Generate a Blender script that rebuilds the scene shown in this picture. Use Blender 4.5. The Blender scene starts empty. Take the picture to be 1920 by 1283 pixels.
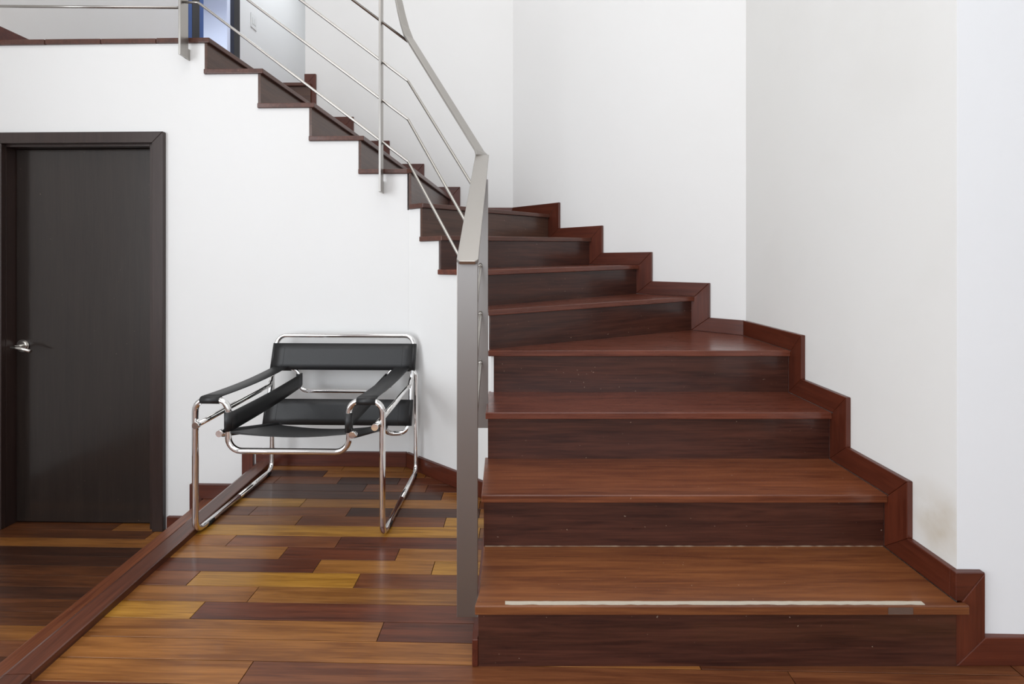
import bpy, bmesh, math, random
from mathutils import Vector, Matrix

random.seed(7)
S = bpy.context.scene
COL = S.collection

# ---------------------------------------------------------------- camera, world, lights, exposure
FPX, HOR, CX, CAMZ = 920.0, 491.0, 960.0, 1.13
cam_d = bpy.data.cameras.new('camera')
cam_d.sensor_width = 36.0
cam_d.lens = 36.0 * FPX / 1920.0
cam_d.shift_y = -(641.5 - HOR) / 1920.0
cam_d.clip_start = 0.05
cam = bpy.data.objects.new('camera', cam_d)
cam.location = (0, 0, CAMZ)
cam.rotation_euler = (math.pi / 2, 0, 0)
COL.objects.link(cam)
S.camera = cam

W = bpy.data.worlds.new('world')
S.world = W
W.use_nodes = True
W.node_tree.nodes['Background'].inputs[0].default_value = (0.80, 0.88, 1.0, 1)
W.node_tree.nodes['Background'].inputs[1].default_value = 1.0

S.view_settings.view_transform = 'Standard'
S.view_settings.look = 'None'
S.view_settings.gamma = 1.0
S.view_settings.use_curve_mapping = False
S.view_settings.exposure = -0.17


def area(name, loc, rot, sx, sy, power, col):
    l = bpy.data.lights.new(name, 'AREA')
    l.shape = 'RECTANGLE'
    l.size, l.size_y, l.energy, l.color = sx, sy, power, col
    o = bpy.data.objects.new(name, l)
    o.location, o.rotation_euler = loc, rot
    COL.objects.link(o)
    return o


R90 = math.pi / 2
area('window_daylight', (0.2, -3.42, 2.35), (R90, 0, 0), 5.2, 3.6, 85, (0.93, 0.96, 1.0))
area('left_side_fill', (-3.36, -1.1, 1.75), (R90, 0, -R90), 3.2, 2.8, 160, (0.90, 0.95, 1.0))  # added fill from the left for the right wall; no window opening here
area('ceiling_fill', (-0.6, -0.2, 5.12), (0, 0, 0), 3.2, 3.2, 90, (1.0, 0.985, 0.96))  # added overhead fill below the closed ceiling
area('stairwell_fill', (-0.4, 3.0, 5.12), (0, 0, 0), 1.6, 1.0, 11, (1.0, 0.985, 0.96))  # small fill added above the stair void, no lamp modelled
area('upper_corridor_fill', (-2.2, 5.6, 5.12), (0, 0, 0), 0.7, 1.6, 26, (0.90, 0.95, 1.0))  # fill added to brighten the upper corridor walls
area('upper_room_fill', (-3.9, 5.2, 5.0), (0, 0, 0), 0.8, 1.2, 120, (0.75, 0.85, 1.0))  # bluish fill added to brighten the wall behind the upper doorway

# ---------------------------------------------------------------- helpers


def lin(r, g, b):
    f = lambda c: ((c / 255.0 + 0.055) / 1.055) ** 2.4 if c > 10 else c / 255.0 / 12.92
    return (f(r), f(g), f(b), 1.0)


def new_mat(name):
    m = bpy.data.materials.new(name)
    m.use_nodes = True
    nt = m.node_tree
    return m, nt, nt.nodes, nt.links, nt.nodes['Principled BSDF']


def simple(name, col, rough=0.5, metal=0.0, bump=0.0, bscale=60):
    m, nt, N, L, P = new_mat(name)
    P.inputs['Base Color'].default_value = col
    P.inputs['Roughness'].default_value = rough
    P.inputs['Metallic'].default_value = metal
    if bump:
        tc = N.new('ShaderNodeTexCoord')
        nz = N.new('ShaderNodeTexNoise')
        nz.inputs['Scale'].default_value = bscale
        nz.inputs['Detail'].default_value = 4
        b = N.new('ShaderNodeBump')
        b.inputs['Strength'].default_value = bump
        b.inputs['Distance'].default_value = 0.002
        L.new(tc.outputs['Object'], nz.inputs['Vector'])
        L.new(nz.outputs['Fac'], b.inputs['Height'])
        L.new(b.outputs['Normal'], P.inputs['Normal'])
    return m


def wood(name, dark, light, axis='X', rough=0.34, coat=0.12, streak=1.0, scratch=0.0, var=0.12):
    """lacquered timber: figure and fine streaks running along one local axis"""
    m, nt, N, L, P = new_mat(name)
    tc = N.new('ShaderNodeTexCoord')
    oi = N.new('ShaderNodeObjectInfo')
    mul = N.new('ShaderNodeMath'); mul.operation = 'MULTIPLY'; mul.inputs[1].default_value = 37.0
    L.new(oi.outputs['Random'], mul.inputs[0])
    add = N.new('ShaderNodeVectorMath'); add.operation = 'ADD'
    cmb = N.new('ShaderNodeCombineXYZ')
    for k in 'XYZ':
        L.new(mul.outputs[0], cmb.inputs[k])
    L.new(tc.outputs['Object'], add.inputs[0]); L.new(cmb.outputs[0], add.inputs[1])
    i = 'XYZ'.index(axis)

    def tex(along, across, detail, dist):
        mp = N.new('ShaderNodeMapping')
        sc = [across] * 3; sc[i] = along
        mp.inputs['Scale'].default_value = sc
        nz = N.new('ShaderNodeTexNoise')
        nz.inputs['Scale'].default_value = 1.0
        nz.inputs['Detail'].default_value = detail
        nz.inputs['Roughness'].default_value = 0.6
        nz.inputs['Distortion'].default_value = dist
        L.new(add.outputs[0], mp.inputs['Vector']); L.new(mp.outputs[0], nz.inputs['Vector'])
        return nz
    a = tex(1.6, 16, 6, 0.8)
    b = tex(7.0, 190, 4, 0.2)
    c = tex(2.6, 55, 4, 0.9)
    sc_ = N.new('ShaderNodeMath'); sc_.operation = 'MULTIPLY'; sc_.inputs[1].default_value = 0.38
    L.new(c.outputs['Fac'], sc_.inputs[0])
    sb = N.new('ShaderNodeMath'); sb.operation = 'MULTIPLY_ADD'; sb.inputs[1].default_value = 0.24
    L.new(b.outputs['Fac'], sb.inputs[0]); L.new(sc_.outputs[0], sb.inputs[2])
    mx = N.new('ShaderNodeMath'); mx.operation = 'MULTIPLY_ADD'
    mx.inputs[1].default_value = 0.38
    L.new(a.outputs['Fac'], mx.inputs[0]); L.new(sb.outputs[0], mx.inputs[2])
    rp = N.new('ShaderNodeValToRGB')
    rp.color_ramp.elements[0].position = 0.5 - 0.115 / streak
    rp.color_ramp.elements[1].position = 0.5 + 0.115 / streak
    rp.color_ramp.elements[0].color = dark
    rp.color_ramp.elements[1].color = light
    L.new(mx.outputs[0], rp.inputs[0])
    hv = N.new('ShaderNodeHueSaturation')
    mr = N.new('ShaderNodeMapRange')
    mr.inputs['To Min'].default_value = 1.0 - var
    mr.inputs['To Max'].default_value = 1.0 + var
    L.new(oi.outputs['Random'], mr.inputs['Value'])
    L.new(mr.outputs[0], hv.inputs['Value']); L.new(rp.outputs[0], hv.inputs['Color'])
    col = hv.outputs[0]
    if scratch:
        sp = N.new('ShaderNodeTexNoise'); sp.inputs['Scale'].default_value = 85; sp.inputs['Detail'].default_value = 2
        L.new(add.outputs[0], sp.inputs['Vector'])
        sr = N.new('ShaderNodeValToRGB')
        sr.color_ramp.elements[0].position = 0.755; sr.color_ramp.elements[1].position = 0.77
        L.new(sp.outputs['Fac'], sr.inputs[0])
        mxx = N.new('ShaderNodeMixRGB'); mxx.inputs['Color2'].default_value = lin(190, 170, 150)
        sm = N.new('ShaderNodeMath'); sm.operation = 'MULTIPLY'; sm.inputs[1].default_value = scratch
        L.new(sr.outputs[0], sm.inputs[0]); L.new(sm.outputs[0], mxx.inputs['Fac'])
        L.new(col, mxx.inputs['Color1']); col = mxx.outputs[0]
    L.new(col, P.inputs['Base Color'])
    rr = N.new('ShaderNodeMapRange')
    rr.inputs['To Min'].default_value = rough - 0.06; rr.inputs['To Max'].default_value = rough + 0.08
    L.new(b.outputs['Fac'], rr.inputs['Value']); L.new(rr.outputs[0], P.inputs['Roughness'])
    P.inputs['Coat Weight'].default_value = coat
    P.inputs['Coat Roughness'].default_value = 0.12
    P.inputs['Specular IOR Level'].default_value = 0.4
    bp = N.new('ShaderNodeBump'); bp.inputs['Strength'].default_value = 0.08; bp.inputs['Distance'].default_value = 0.002
    L.new(b.outputs['Fac'], bp.inputs['Height']); L.new(bp.outputs[0], P.inputs['Normal'])
    return m


def plaster(name, base, dirt, amount=0.35, stain=None):
    """matt painted plaster with faint hand marks; stain = (centre, radius) of a scuffed patch"""
    m, nt, N, L, P = new_mat(name)
    g = N.new('ShaderNodeNewGeometry')
    nz = N.new('ShaderNodeTexNoise'); nz.inputs['Scale'].default_value = 2.2; nz.inputs['Detail'].default_value = 5
    L.new(g.outputs['Position'], nz.inputs['Vector'])
    rp = N.new('ShaderNodeValToRGB')
    rp.color_ramp.elements[0].position = 0.45; rp.color_ramp.elements[1].position = 0.80
    L.new(nz.outputs['Fac'], rp.inputs[0])
    mu = N.new('ShaderNodeMath'); mu.operation = 'MULTIPLY'; mu.inputs[1].default_value = amount
    L.new(rp.outputs[0], mu.inputs[0])
    mx = N.new('ShaderNodeMixRGB'); mx.inputs['Color1'].default_value = base; mx.inputs['Color2'].default_value = dirt
    L.new(mu.outputs[0], mx.inputs['Fac'])
    col = mx.outputs[0]
    if stain:
        c, r = stain
        ds = N.new('ShaderNodeVectorMath'); ds.operation = 'DISTANCE'; ds.inputs[1].default_value = c
        L.new(g.outputs['Position'], ds.inputs[0])
        n2 = N.new('ShaderNodeTexNoise'); n2.inputs['Scale'].default_value = 14; n2.inputs['Detail'].default_value = 4
        L.new(g.outputs['Position'], n2.inputs['Vector'])
        m1 = N.new('ShaderNodeMapRange'); m1.inputs['From Min'].default_value = 0.0; m1.inputs['From Max'].default_value = r
        m1.inputs['To Min'].default_value = 1.0; m1.inputs['To Max'].default_value = 0.0
        L.new(ds.outputs['Value'], m1.inputs['Value'])
        m2 = N.new('ShaderNodeMath'); m2.operation = 'MULTIPLY'
        L.new(m1.outputs[0], m2.inputs[0]); L.new(n2.outputs['Fac'], m2.inputs[1])
        m3 = N.new('ShaderNodeMixRGB'); m3.inputs['Color2'].default_value = lin(178, 160, 128)
        L.new(m2.outputs[0], m3.inputs['Fac']); L.new(col, m3.inputs['Color1'])
        col = m3.outputs[0]
    L.new(col, P.inputs['Base Color'])
    P.inputs['Roughness'].default_value = 0.75
    n3 = N.new('ShaderNodeTexNoise'); n3.inputs['Scale'].default_value = 90; n3.inputs['Detail'].default_value = 3
    L.new(g.outputs['Position'], n3.inputs['Vector'])
    bp = N.new('ShaderNodeBump'); bp.inputs['Strength'].default_value = 0.06; bp.inputs['Distance'].default_value = 0.002
    L.new(n3.outputs['Fac'], bp.inputs['Height']); L.new(bp.outputs[0], P.inputs['Normal'])
    return m


def put(name, me, mat, M, parent=None, bevel=0.0, smooth=False, label=None):
    o = bpy.data.objects.new(name, me)
    if mat:
        me.materials.append(mat)
    COL.objects.link(o)
    o.matrix_basis = M
    if parent:
        o.parent = parent
        o.matrix_parent_inverse = parent.matrix_basis.inverted()
    if bevel:
        b = o.modifiers.new('bevel', 'BEVEL'); b.width = bevel; b.segments = 2
        b.limit_method = 'ANGLE'; b.angle_limit = math.radians(40)
    if smooth:
        for p in me.polygons:
            p.use_smooth = True
    if label:
        o['label'] = label
    return o


def tag(o, label=None, cat=None, group=None, kind=None):
    for k, v in (('label', label), ('category', cat), ('group', group), ('kind', kind)):
        if v:
            o[k] = v
    return o


def empty(name, loc, rz=0.0):
    o = bpy.data.objects.new(name, None)
    o.empty_display_size = 0.1
    o.matrix_basis = Matrix.Translation(loc) @ Matrix.Rotation(rz, 4, 'Z')
    COL.objects.link(o)
    return o


def mesh_extrude(name, lo, hi):
    """closed prism between two equal rings of 3D points"""
    n = len(lo)
    me = bpy.data.meshes.new(name)
    faces = [list(range(n))[::-1], list(range(n, 2 * n))]
    for i in range(n):
        j = (i + 1) % n
        faces.append([i, j, n + j, n + i])
    me.from_pydata([tuple(v) for v in lo] + [tuple(v) for v in hi], [], faces)
    bm = bmesh.new(); bm.from_mesh(me)
    bmesh.ops.recalc_face_normals(bm, faces=bm.faces)
    bm.to_mesh(me); bm.free()
    return me


def flat(name, pts, z0, z1, mat, parent=None, ang=0.0, bevel=0.0, label=None):
    """horizontal slab over a plan polygon; z0, z1 numbers or functions of (x, y)"""
    f0 = z0 if callable(z0) else (lambda x, y: z0)
    f1 = z1 if callable(z1) else (lambda x, y: z1)
    o = pts[0]
    zb = f1(*o)
    M = Matrix.Translation((o[0], o[1], zb)) @ Matrix.Rotation(ang, 4, 'Z')
    Mi = M.inverted()
    lo = [Mi @ Vector((x, y, f0(x, y))) for x, y in pts]
    hi = [Mi @ Vector((x, y, f1(x, y))) for x, y in pts]
    return put(name, mesh_extrude(name, lo, hi), mat, M, parent, bevel, label=label)


def upright(name, org, ang, poly, t0, t1, mat, parent=None, bevel=0.0, label=None):
    """vertical board: polygon of (along, height) in the plane through org at angle ang, from t0 to t1 along its left normal"""
    M = Matrix.Translation((org[0], org[1], 0)) @ Matrix.Rotation(ang, 4, 'Z')
    lo = [Vector((u, t0, z)) for u, z in poly]
    hi = [Vector((u, t1, z)) for u, z in poly]
    return put(name, mesh_extrude(name, lo, hi), mat, M, parent, bevel, label=label)


def box(name, x0, x1, y0, y1, z0, z1, mat, parent=None, bevel=0.0, M=None, label=None):
    c = Vector(((x0 + x1) / 2, (y0 + y1) / 2, (z0 + z1) / 2))
    hx, hy, hz = (x1 - x0) / 2, (y1 - y0) / 2, (z1 - z0) / 2
    lo = [(-hx, -hy, -hz), (hx, -hy, -hz), (hx, hy, -hz), (-hx, hy, -hz)]
    hi = [(a, b, hz) for a, b, _ in lo]
    MM = (M or Matrix()) @ Matrix.Translation(c)
    return put(name, mesh_extrude(name, lo, hi), mat, MM, parent, bevel, label=label)


def fillet(pts, r, n=6):
    pts = [Vector(p) for p in pts]
    rs = r if isinstance(r, (list, tuple)) else [r] * len(pts)
    out = [pts[0]]
    for i in range(1, len(pts) - 1):
        a = (pts[i - 1] - pts[i]); b = (pts[i + 1] - pts[i])
        q = min(rs[i], a.length * 0.49, b.length * 0.49)
        if q <= 1e-5:
            out.append(pts[i]); continue
        th = a.angle(b)
        tl = min(q / max(math.tan(th / 2), 1e-3), a.length * 0.49, b.length * 0.49)
        p0 = pts[i] + a.normalized() * tl; p1 = pts[i] + b.normalized() * tl
        k = 0.5523 if th < 2.2 else 0.6
        c0 = p0.lerp(pts[i], k); c1 = p1.lerp(pts[i], k)
        for s in range(n + 1):
            t = s / n
            out.append(p0 * (1 - t) ** 3 + c0 * 3 * t * (1 - t) ** 2 + c1 * 3 * t * t * (1 - t) + p1 * t ** 3)
    out.append(pts[-1])
    return out


def tube_data(path, r, seg=14):
    V, F = [], []
    T = []
    n = len(path)
    for i in range(n):
        d = (path[min(i + 1, n - 1)] - path[max(i - 1, 0)]).normalized()
        T.append(d)
    up = Vector((0, 0, 1)) if abs(T[0].z) < 0.9 else Vector((1, 0, 0))
    nrm = (up - T[0] * up.dot(T[0])).normalized()
    for i in range(n):
        nrm = (nrm - T[i] * nrm.dot(T[i])).normalized()
        b = T[i].cross(nrm)
        for k in range(seg):
            a = 2 * math.pi * k / seg
            V.append(path[i] + nrm * (math.cos(a) * r) + b * (math.sin(a) * r))
    for i in range(n - 1):
        for k in range(seg):
            j = (k + 1) % seg
            F.append([i * seg + k, i * seg + j, (i + 1) * seg + j, (i + 1) * seg + k])
    F.append(list(range(seg))[::-1])
    F.append([(n - 1) * seg + k for k in range(seg)])
    return V, F


def data_mesh(name, parts, smooth=True):
    V, F = [], []
    for v, f in parts:
        o = len(V)
        V += [tuple(q) for q in v]
        F += [[i + o for i in g] for g in f]
    me = bpy.data.meshes.new(name)
    me.from_pydata(V, [], F)
    bm = bmesh.new(); bm.from_mesh(me)
    bmesh.ops.recalc_face_normals(bm, faces=bm.faces)
    bm.to_mesh(me); bm.free()
    for p in me.polygons:
        p.use_smooth = smooth and len(p.vertices) == 4
    return me


def tube(name, pts, r, mat, parent=None, M=None, fr=0.0, seg=14, label=None):
    path = fillet(pts, fr) if fr else [Vector(p) for p in pts]
    return put(name, data_mesh(name, [tube_data(path, r, seg)]), mat, M or Matrix(), parent, label=label)


# ---------------------------------------------------------------- materials
M_WALL = plaster('white_plaster', (0.80, 0.797, 0.785, 1), (0.76, 0.755, 0.735, 1), 0.3)
M_WALL_R = plaster('scuffed_plaster', (0.80, 0.797, 0.775, 1), (0.73, 0.72, 0.69, 1), 0.5,
                   stain=((1.258, 1.45, 0.355), 0.14))
M_CEIL = simple('ceiling_paint', (0.82, 0.82, 0.82, 1), 0.9)
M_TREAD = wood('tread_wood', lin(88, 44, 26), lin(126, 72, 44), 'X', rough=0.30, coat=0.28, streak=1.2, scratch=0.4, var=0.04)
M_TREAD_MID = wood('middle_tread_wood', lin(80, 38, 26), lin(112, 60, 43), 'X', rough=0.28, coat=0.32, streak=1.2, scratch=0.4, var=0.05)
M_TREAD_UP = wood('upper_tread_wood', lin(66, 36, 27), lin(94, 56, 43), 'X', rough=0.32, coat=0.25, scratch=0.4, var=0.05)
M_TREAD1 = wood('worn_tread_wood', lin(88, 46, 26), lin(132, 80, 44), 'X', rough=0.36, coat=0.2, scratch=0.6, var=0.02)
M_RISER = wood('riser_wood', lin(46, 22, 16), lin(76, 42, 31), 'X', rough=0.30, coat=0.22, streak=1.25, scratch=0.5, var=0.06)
M_RISER_UP = wood('upper_riser_sheen_wood', lin(66, 42, 32), lin(92, 63, 49), 'X', rough=0.32, coat=0.2, scratch=0.4, var=0.05)  # lightened base colour stands in for white reflected on the upper risers
M_SKIRT = wood('skirting_wood', lin(68, 26, 13), lin(92, 41, 24), 'X', rough=0.38, coat=0.2, var=0.06)
M_SKIRTV = wood('skirting_wood_upright', lin(68, 26, 13), lin(92, 41, 24), 'Z', rough=0.38, coat=0.2, var=0.06)
M_EDGE = wood('edge_board_wood', lin(78, 36, 26), lin(112, 58, 44), 'Y', rough=0.33, coat=0.3, var=0.05)
PL = {
    'y': wood('plank_yellow', lin(128, 84, 24), lin(178, 128, 50), streak=1.35),
    'o': wood('plank_orange', lin(106, 62, 25), lin(148, 96, 46), streak=1.3),
    't': wood('plank_tan', lin(112, 68, 28), lin(154, 104, 50), streak=1.3),
    'b': wood('plank_brown', lin(84, 44, 24), lin(120, 72, 42), streak=1.3),
    'r': wood('plank_red', lin(66, 32, 20), lin(102, 54, 34), streak=1.3),
    'd': wood('plank_dark', lin(58, 34, 26), lin(84, 52, 38), streak=1.3),
    'm': wood('plank_maroon', lin(64, 34, 18), lin(98, 56, 30), streak=1.3),
    'k': wood('plank_umber', lin(48, 26, 16), lin(74, 42, 26), streak=1.3),
}
M_SUB = simple('joint_filler', lin(34, 22, 16), 0.9)
M_STEEL = simple('brushed_steel', (0.44, 0.42, 0.395, 1), 0.36, 1.0)
M_POST = simple('dull_steel', (0.30, 0.28, 0.265, 1), 0.38, 1.0)
M_ROD = simple('polished_steel', (0.42, 0.40, 0.375, 1), 0.25, 1.0)
M_CHROME = simple('chrome', (0.86, 0.85, 0.84, 1), 0.05, 1.0)
M_LEATHER = simple('black_leather', lin(27, 27, 28), 0.46, 0.0, 0.25, 350)
M_RUBBER = simple('black_rubber', lin(18, 18, 18), 0.6)
M_DOOR = wood('door_wood', lin(34, 27, 24), lin(44, 36, 32), 'Z', rough=0.30, coat=0.5, scratch=0.35, var=0.0)
M_CASE = wood('door_case_wood', lin(44, 31, 28), lin(54, 40, 36), 'Z', rough=0.34, coat=0.3, var=0.03)
M_NICKEL = simple('satin_nickel', (0.70, 0.68, 0.64, 1), 0.25, 1.0)
M_TAPE = simple('worn_tape', lin(186, 176, 160), 0.9, 0, 0.6, 120)
M_CAULK = simple('old_caulk', lin(132, 112, 94), 0.9, 0, 0.6, 120)
M_SWITCH = simple('switch_plastic', lin(226, 226, 224), 0.4)
M_BLUE = simple('strip_blue', lin(48, 84, 150), 0.4)  # plain blue of the thin strips at the upper doorway
M_BLACKT = simple('black_trim', lin(30, 26, 30), 0.4)
M_FRAME = simple('window_frame_paint', lin(70, 66, 62), 0.5)

# ---------------------------------------------------------------- plan geometry (metres, y away from the lens, z from the raised floor)
YAW = -math.radians(1.35)                     # the room's own axes
E1 = Vector((math.cos(YAW), math.sin(YAW)))
E2 = Vector((-math.sin(YAW), math.cos(YAW)))
ZLOW = -0.37                                  # floor by the door
CEIL = 5.2
SK_T, SK_H = 0.018, 0.08                      # skirting
CORN = Vector((-0.575, 2.715))                # where the door wall meets the slanted wall (wall face)
DIAG = Vector((0.774, -0.633)).normalized()
SIDE_X = -0.094                               # plastered side of the first flight
t_ = (SIDE_X - CORN.x) / DIAG.x
ELB = CORN + DIAG * t_                        # slanted wall meets the side of the first flight
ANG_D = math.atan2(DIAG.y, DIAG.x)
RX = 1.24                                     # skirting face on the right wall
RW = RX + SK_T
Q2 = Vector((RX, 2.63))                       # skirting corner right wall / diagonal wall
D2 = Vector((-1, 1)).normalized()
B3 = 3.87                                     # skirting face of the wall behind the upper flight, at x = 0


def wall1(x):                                 # y of door wall face at x
    return CORN.y + (x - CORN.x) * math.tan(YAW)


def wall3(x):
    return B3 + x * math.tan(YAW)


# corner diagonal wall / upper flight wall on the skirting face
s_ = (wall3(0) - Q2.y - (Q2.x) * 0) / 1.0
tt = 1.24
for _ in range(20):
    tt = (wall3(Q2.x - tt) - Q2.y)
Q3 = Vector((Q2.x - tt, Q2.y + tt))

# ---------------------------------------------------------------- floor with planks
floor = flat('floor', [(-1.40, -3.6), (3.6, -3.6), (3.6, 4.2), (-1.40, 4.2)], -0.06, -0.006, M_SUB)
tag(floor, 'raised floor of mixed brown and yellow hardwood planks', kind='structure')
P0, PW = 1.3712, 0.07876


def uv(u, v):
    p = E1 * u + E2 * v
    return (p.x, p.y)


def plank_mesh(name, L, Wd, th=0.012, c=0.0005):
    me = bpy.data.meshes.new(name)
    v = [(0, 0, -th), (L, 0, -th), (L, Wd, -th), (0, Wd, -th),
         (0, 0, -c), (L, 0, -c), (L, Wd, -c), (0, Wd, -c),
         (c, c, 0), (L - c, c, 0), (L - c, Wd - c, 0), (c, Wd - c, 0)]
    f = [(0, 1, 5, 4), (1, 2, 6, 5), (2, 3, 7, 6), (3, 0, 4, 7), (4, 5, 9, 8), (5, 6, 10, 9), (6, 7, 11, 10), (7, 4, 8, 11),
         (8, 9, 10, 11)]
    me.from_pydata(v, [], f)
    return me


def plank(u0, u1, v0, z, code, parent):
    g = 0.0011
    x, y = uv(u0 + g, v0 + g)
    M = Matrix.Translation((x, y, z)) @ Matrix.Rotation(YAW, 4, 'Z')
    return put('plank', plank_mesh('plank', u1 - u0 - 2 * g, PW - 2 * g), PL[code], M, parent)


def px_u(px, row):
    d = (P0 + (row + 0.5) * PW) / 0.99075
    X = (px - CX) / FPX * d
    return X * math.cos(YAW) + d * math.sin(YAW)




def edge_x(d):                                # foot of the edge board's inner face
    return -1.291 - 0.030 * (d - 1.3)


def edge_u(d):
    return edge_x(d) * math.cos(YAW) + d * math.sin(YAW) - 0.008


ROWS = {                                      # row: colours with the picture position of each joint
    -1: ['o', 459, 'b', 1480, 'b'],
    0: ['o', 1300, 'b'],
    1: ['o', 714, 'r', 1200, 'b'],
    2: ['y', 367, 'r', 1100, 'o'],
    3: ['o', 473, 't', 1000, 'b'],
    4: ['b', 359, 'y', 670, 'b', 1000, 'o'],
    5: ['r', 594, 't', 813, 'y', 1050, 'b'],
    6: ['t', 531, 'r', 746, 't', 1000, 'd'],
    7: ['o', 431, 'b', 635, 'r', 960, 'o'],
    8: ['y', 900, 'o'],
    9: ['o', 560, 'b', 835, 'y'],
    10: ['b', 473, 'b', 654, 'd', 900, 'o'],
    11: ['y', 568, 't', 900, 'b'],
    12: ['d', 830, 'o'],
    13: ['d', 685, 'b', 801, 'r'],
    14: ['b', 519, 'b', 637, 'd', 749, 'r'],
    15: ['d', 610, 'o', 800, 'b'],
    16: ['o', 645, 't', 760, 'o'],
}
U_END = -0.06
for row, seq in ROWS.items():
    v0 = P0 + row * PW
    xs = [edge_u(v0 + PW / 2)] + [px_u(p, row) for p in seq[1::2]]
    end = 1.36 if row <= 0 else (SIDE_X + 0.02 if row < 12 else None)
    if end is None:
        # rows behind the slanted wall stop at it
        k = (v0 - 2.30) / 0.395
        end = SIDE_X - 0.02 - k * 0.47 + 0.05
    xs.append(end)
    for i, code in enumerate(seq[0::2]):
        a, b = xs[i], min(xs[i + 1], end)
        if b - a > 0.02:
            plank(a, b, v0, 0.0, code, floor)
codes = 'obrtobyrtobrd'
for row in range(-15, -1):                    # the rows in front, as the floor goes on under the lens
    u = edge_u(P0 + (row + .5) * PW)
    first = True
    while u < 1.36:
        L = random.uniform(0.55, 1.25) * (random.uniform(0.3, 1) if first else 1)
        first = False
        e = min(u + L, 1.36)
        if 1.36 - e < 0.2:
            e = 1.36
        plank(u, e, P0 + row * PW, 0.0, random.choice(codes), floor)
        u = e
# border strip by the right-hand wall and the boards beyond it
x0, y0 = uv(1.3615, -0.2)
bd = put('border_strip', plank_mesh('border_strip', 1.70, 0.034), PL['b'],
         Matrix.Translation((x0 + 0.036, y0, 0)) @ Matrix.Rotation(YAW + R90, 4, 'Z'), floor)


def plank_field(name, urange, vrange, z, mat_codes, parent, along_v=False):
    """boards out of the picture, joined in one mesh"""
    parts = [([], []) for _ in mat_codes]
    me = bpy.data.meshes.new(name)
    V, F, MI = [], [], []
    v = vrange[1] - math.ceil((vrange[1] - vrange[0]) / PW) * PW
    while v < vrange[1] - 0.02:
        u = urange[0]
        while u < urange[1] - 0.02:
            e = min(u + random.uniform(0.5, 1.2), urange[1])
            o = len(V)
            c = 0.001
            q = [(u + c, v + c), (e - c, v + c), (e - c, v + PW - c), (u + c, v + PW - c)]
            for zz in (z - 0.012, z):
                for p in q:
                    x, y = uv(*p)
                    V.append((x, y, zz))
            k = random.randrange(len(mat_codes))
            for f in ((0, 1, 5, 4), (1, 2, 6, 5), (2, 3, 7, 6), (3, 0, 4, 7), (4, 5, 6, 7)):
                F.append([o + i for i in f]); MI.append(k)
            u = e
        v += PW
    me.from_pydata(V, [], F)
    for c in mat_codes:
        me.materials.append(PL[c])
    for p, k in zip(me.polygons, MI):
        p.material_index = k
    o = put(name, me, None, Matrix(), parent)
    o['kind'] = 'stuff'
    return o


plank_field('plank_field', (-1.26, 1.36), (-3.5, P0 - 15 * PW), 0.0, 'obrt', floor)
plank_field('plank_field', (1.3985, 3.5), (-3.5, 3.9), 0.0, 'obrt', floor)

# lower floor by the door
low = flat('floor_lower', [(-3.42, -3.6), (-1.40, -3.6), (-1.40, 3.0), (-3.42, 3.0)], ZLOW - 0.06, ZLOW - 0.006, M_SUB)
tag(low, 'lower floor of darker hardwood planks by the door', kind='structure')
# rows counted from the door; row edge offset read off the photograph
LROWS = [['m', 190, 'o'], ['m', 255, 'o'], ['o'], ['k', 235, 'o'], ['k', 240, 'm'], ['m'], ['m', 172, 'k'], ['k'], ['m'], ['m', 112, 'o'],
         ['o'], ['b'], ['m', 60, 'b'], ['b'], ['m'], ['b']]
d_top = 2.735
for i, seq in enumerate(LROWS):
    v1 = d_top * 1.0 + 0.028 - i * PW          # v of the far edge
    v0 = v1 - PW
    d = v0 + 0.5 * PW - 0.05
    xs = [-3.4]
    for p in seq[1::2]:
        X = (p - CX) / FPX * d
        xs.append(X * math.cos(YAW) + d * math.sin(YAW))
    xs.append(-1.62)
    for k, code in enumerate(seq[0::2]):
        plank(xs[k], xs[k + 1], v0, ZLOW, code, low)
plank_field('plank_field', (-3.4, -1.62), (-3.5, d_top + 0.028 - len(LROWS) * PW), ZLOW, 'mkb', low)

# edge board of the raised floor and the two steps down to the door
edge = empty('trim_1', (-1.38, 2.0, 0))
tag(edge, 'long reddish wood edge board along the drop beside the chair', kind='structure')
AE = math.atan2(1.0, -0.030)
prof = [(-0.001, -0.03), (-0.001, 0.022), (0.003, 0.024), (0.066, 0.024), (0.080, 0.017), (0.086, 0.006), (0.086, -0.03)]


def edge_board(name, v0, v1, u0, mat, prof):
    lo = [Vector((v0, p[0], p[1])) for p in prof]
    hi = [Vector((v1, p[0], p[1])) for p in prof]
    x, y = edge_x(0), 0
    M = Matrix.Translation((x, y, 0)) @ Matrix.Rotation(AE, 4, 'Z')
    return put(name, mesh_extrude(name, lo, hi), mat, M, edge)


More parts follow.
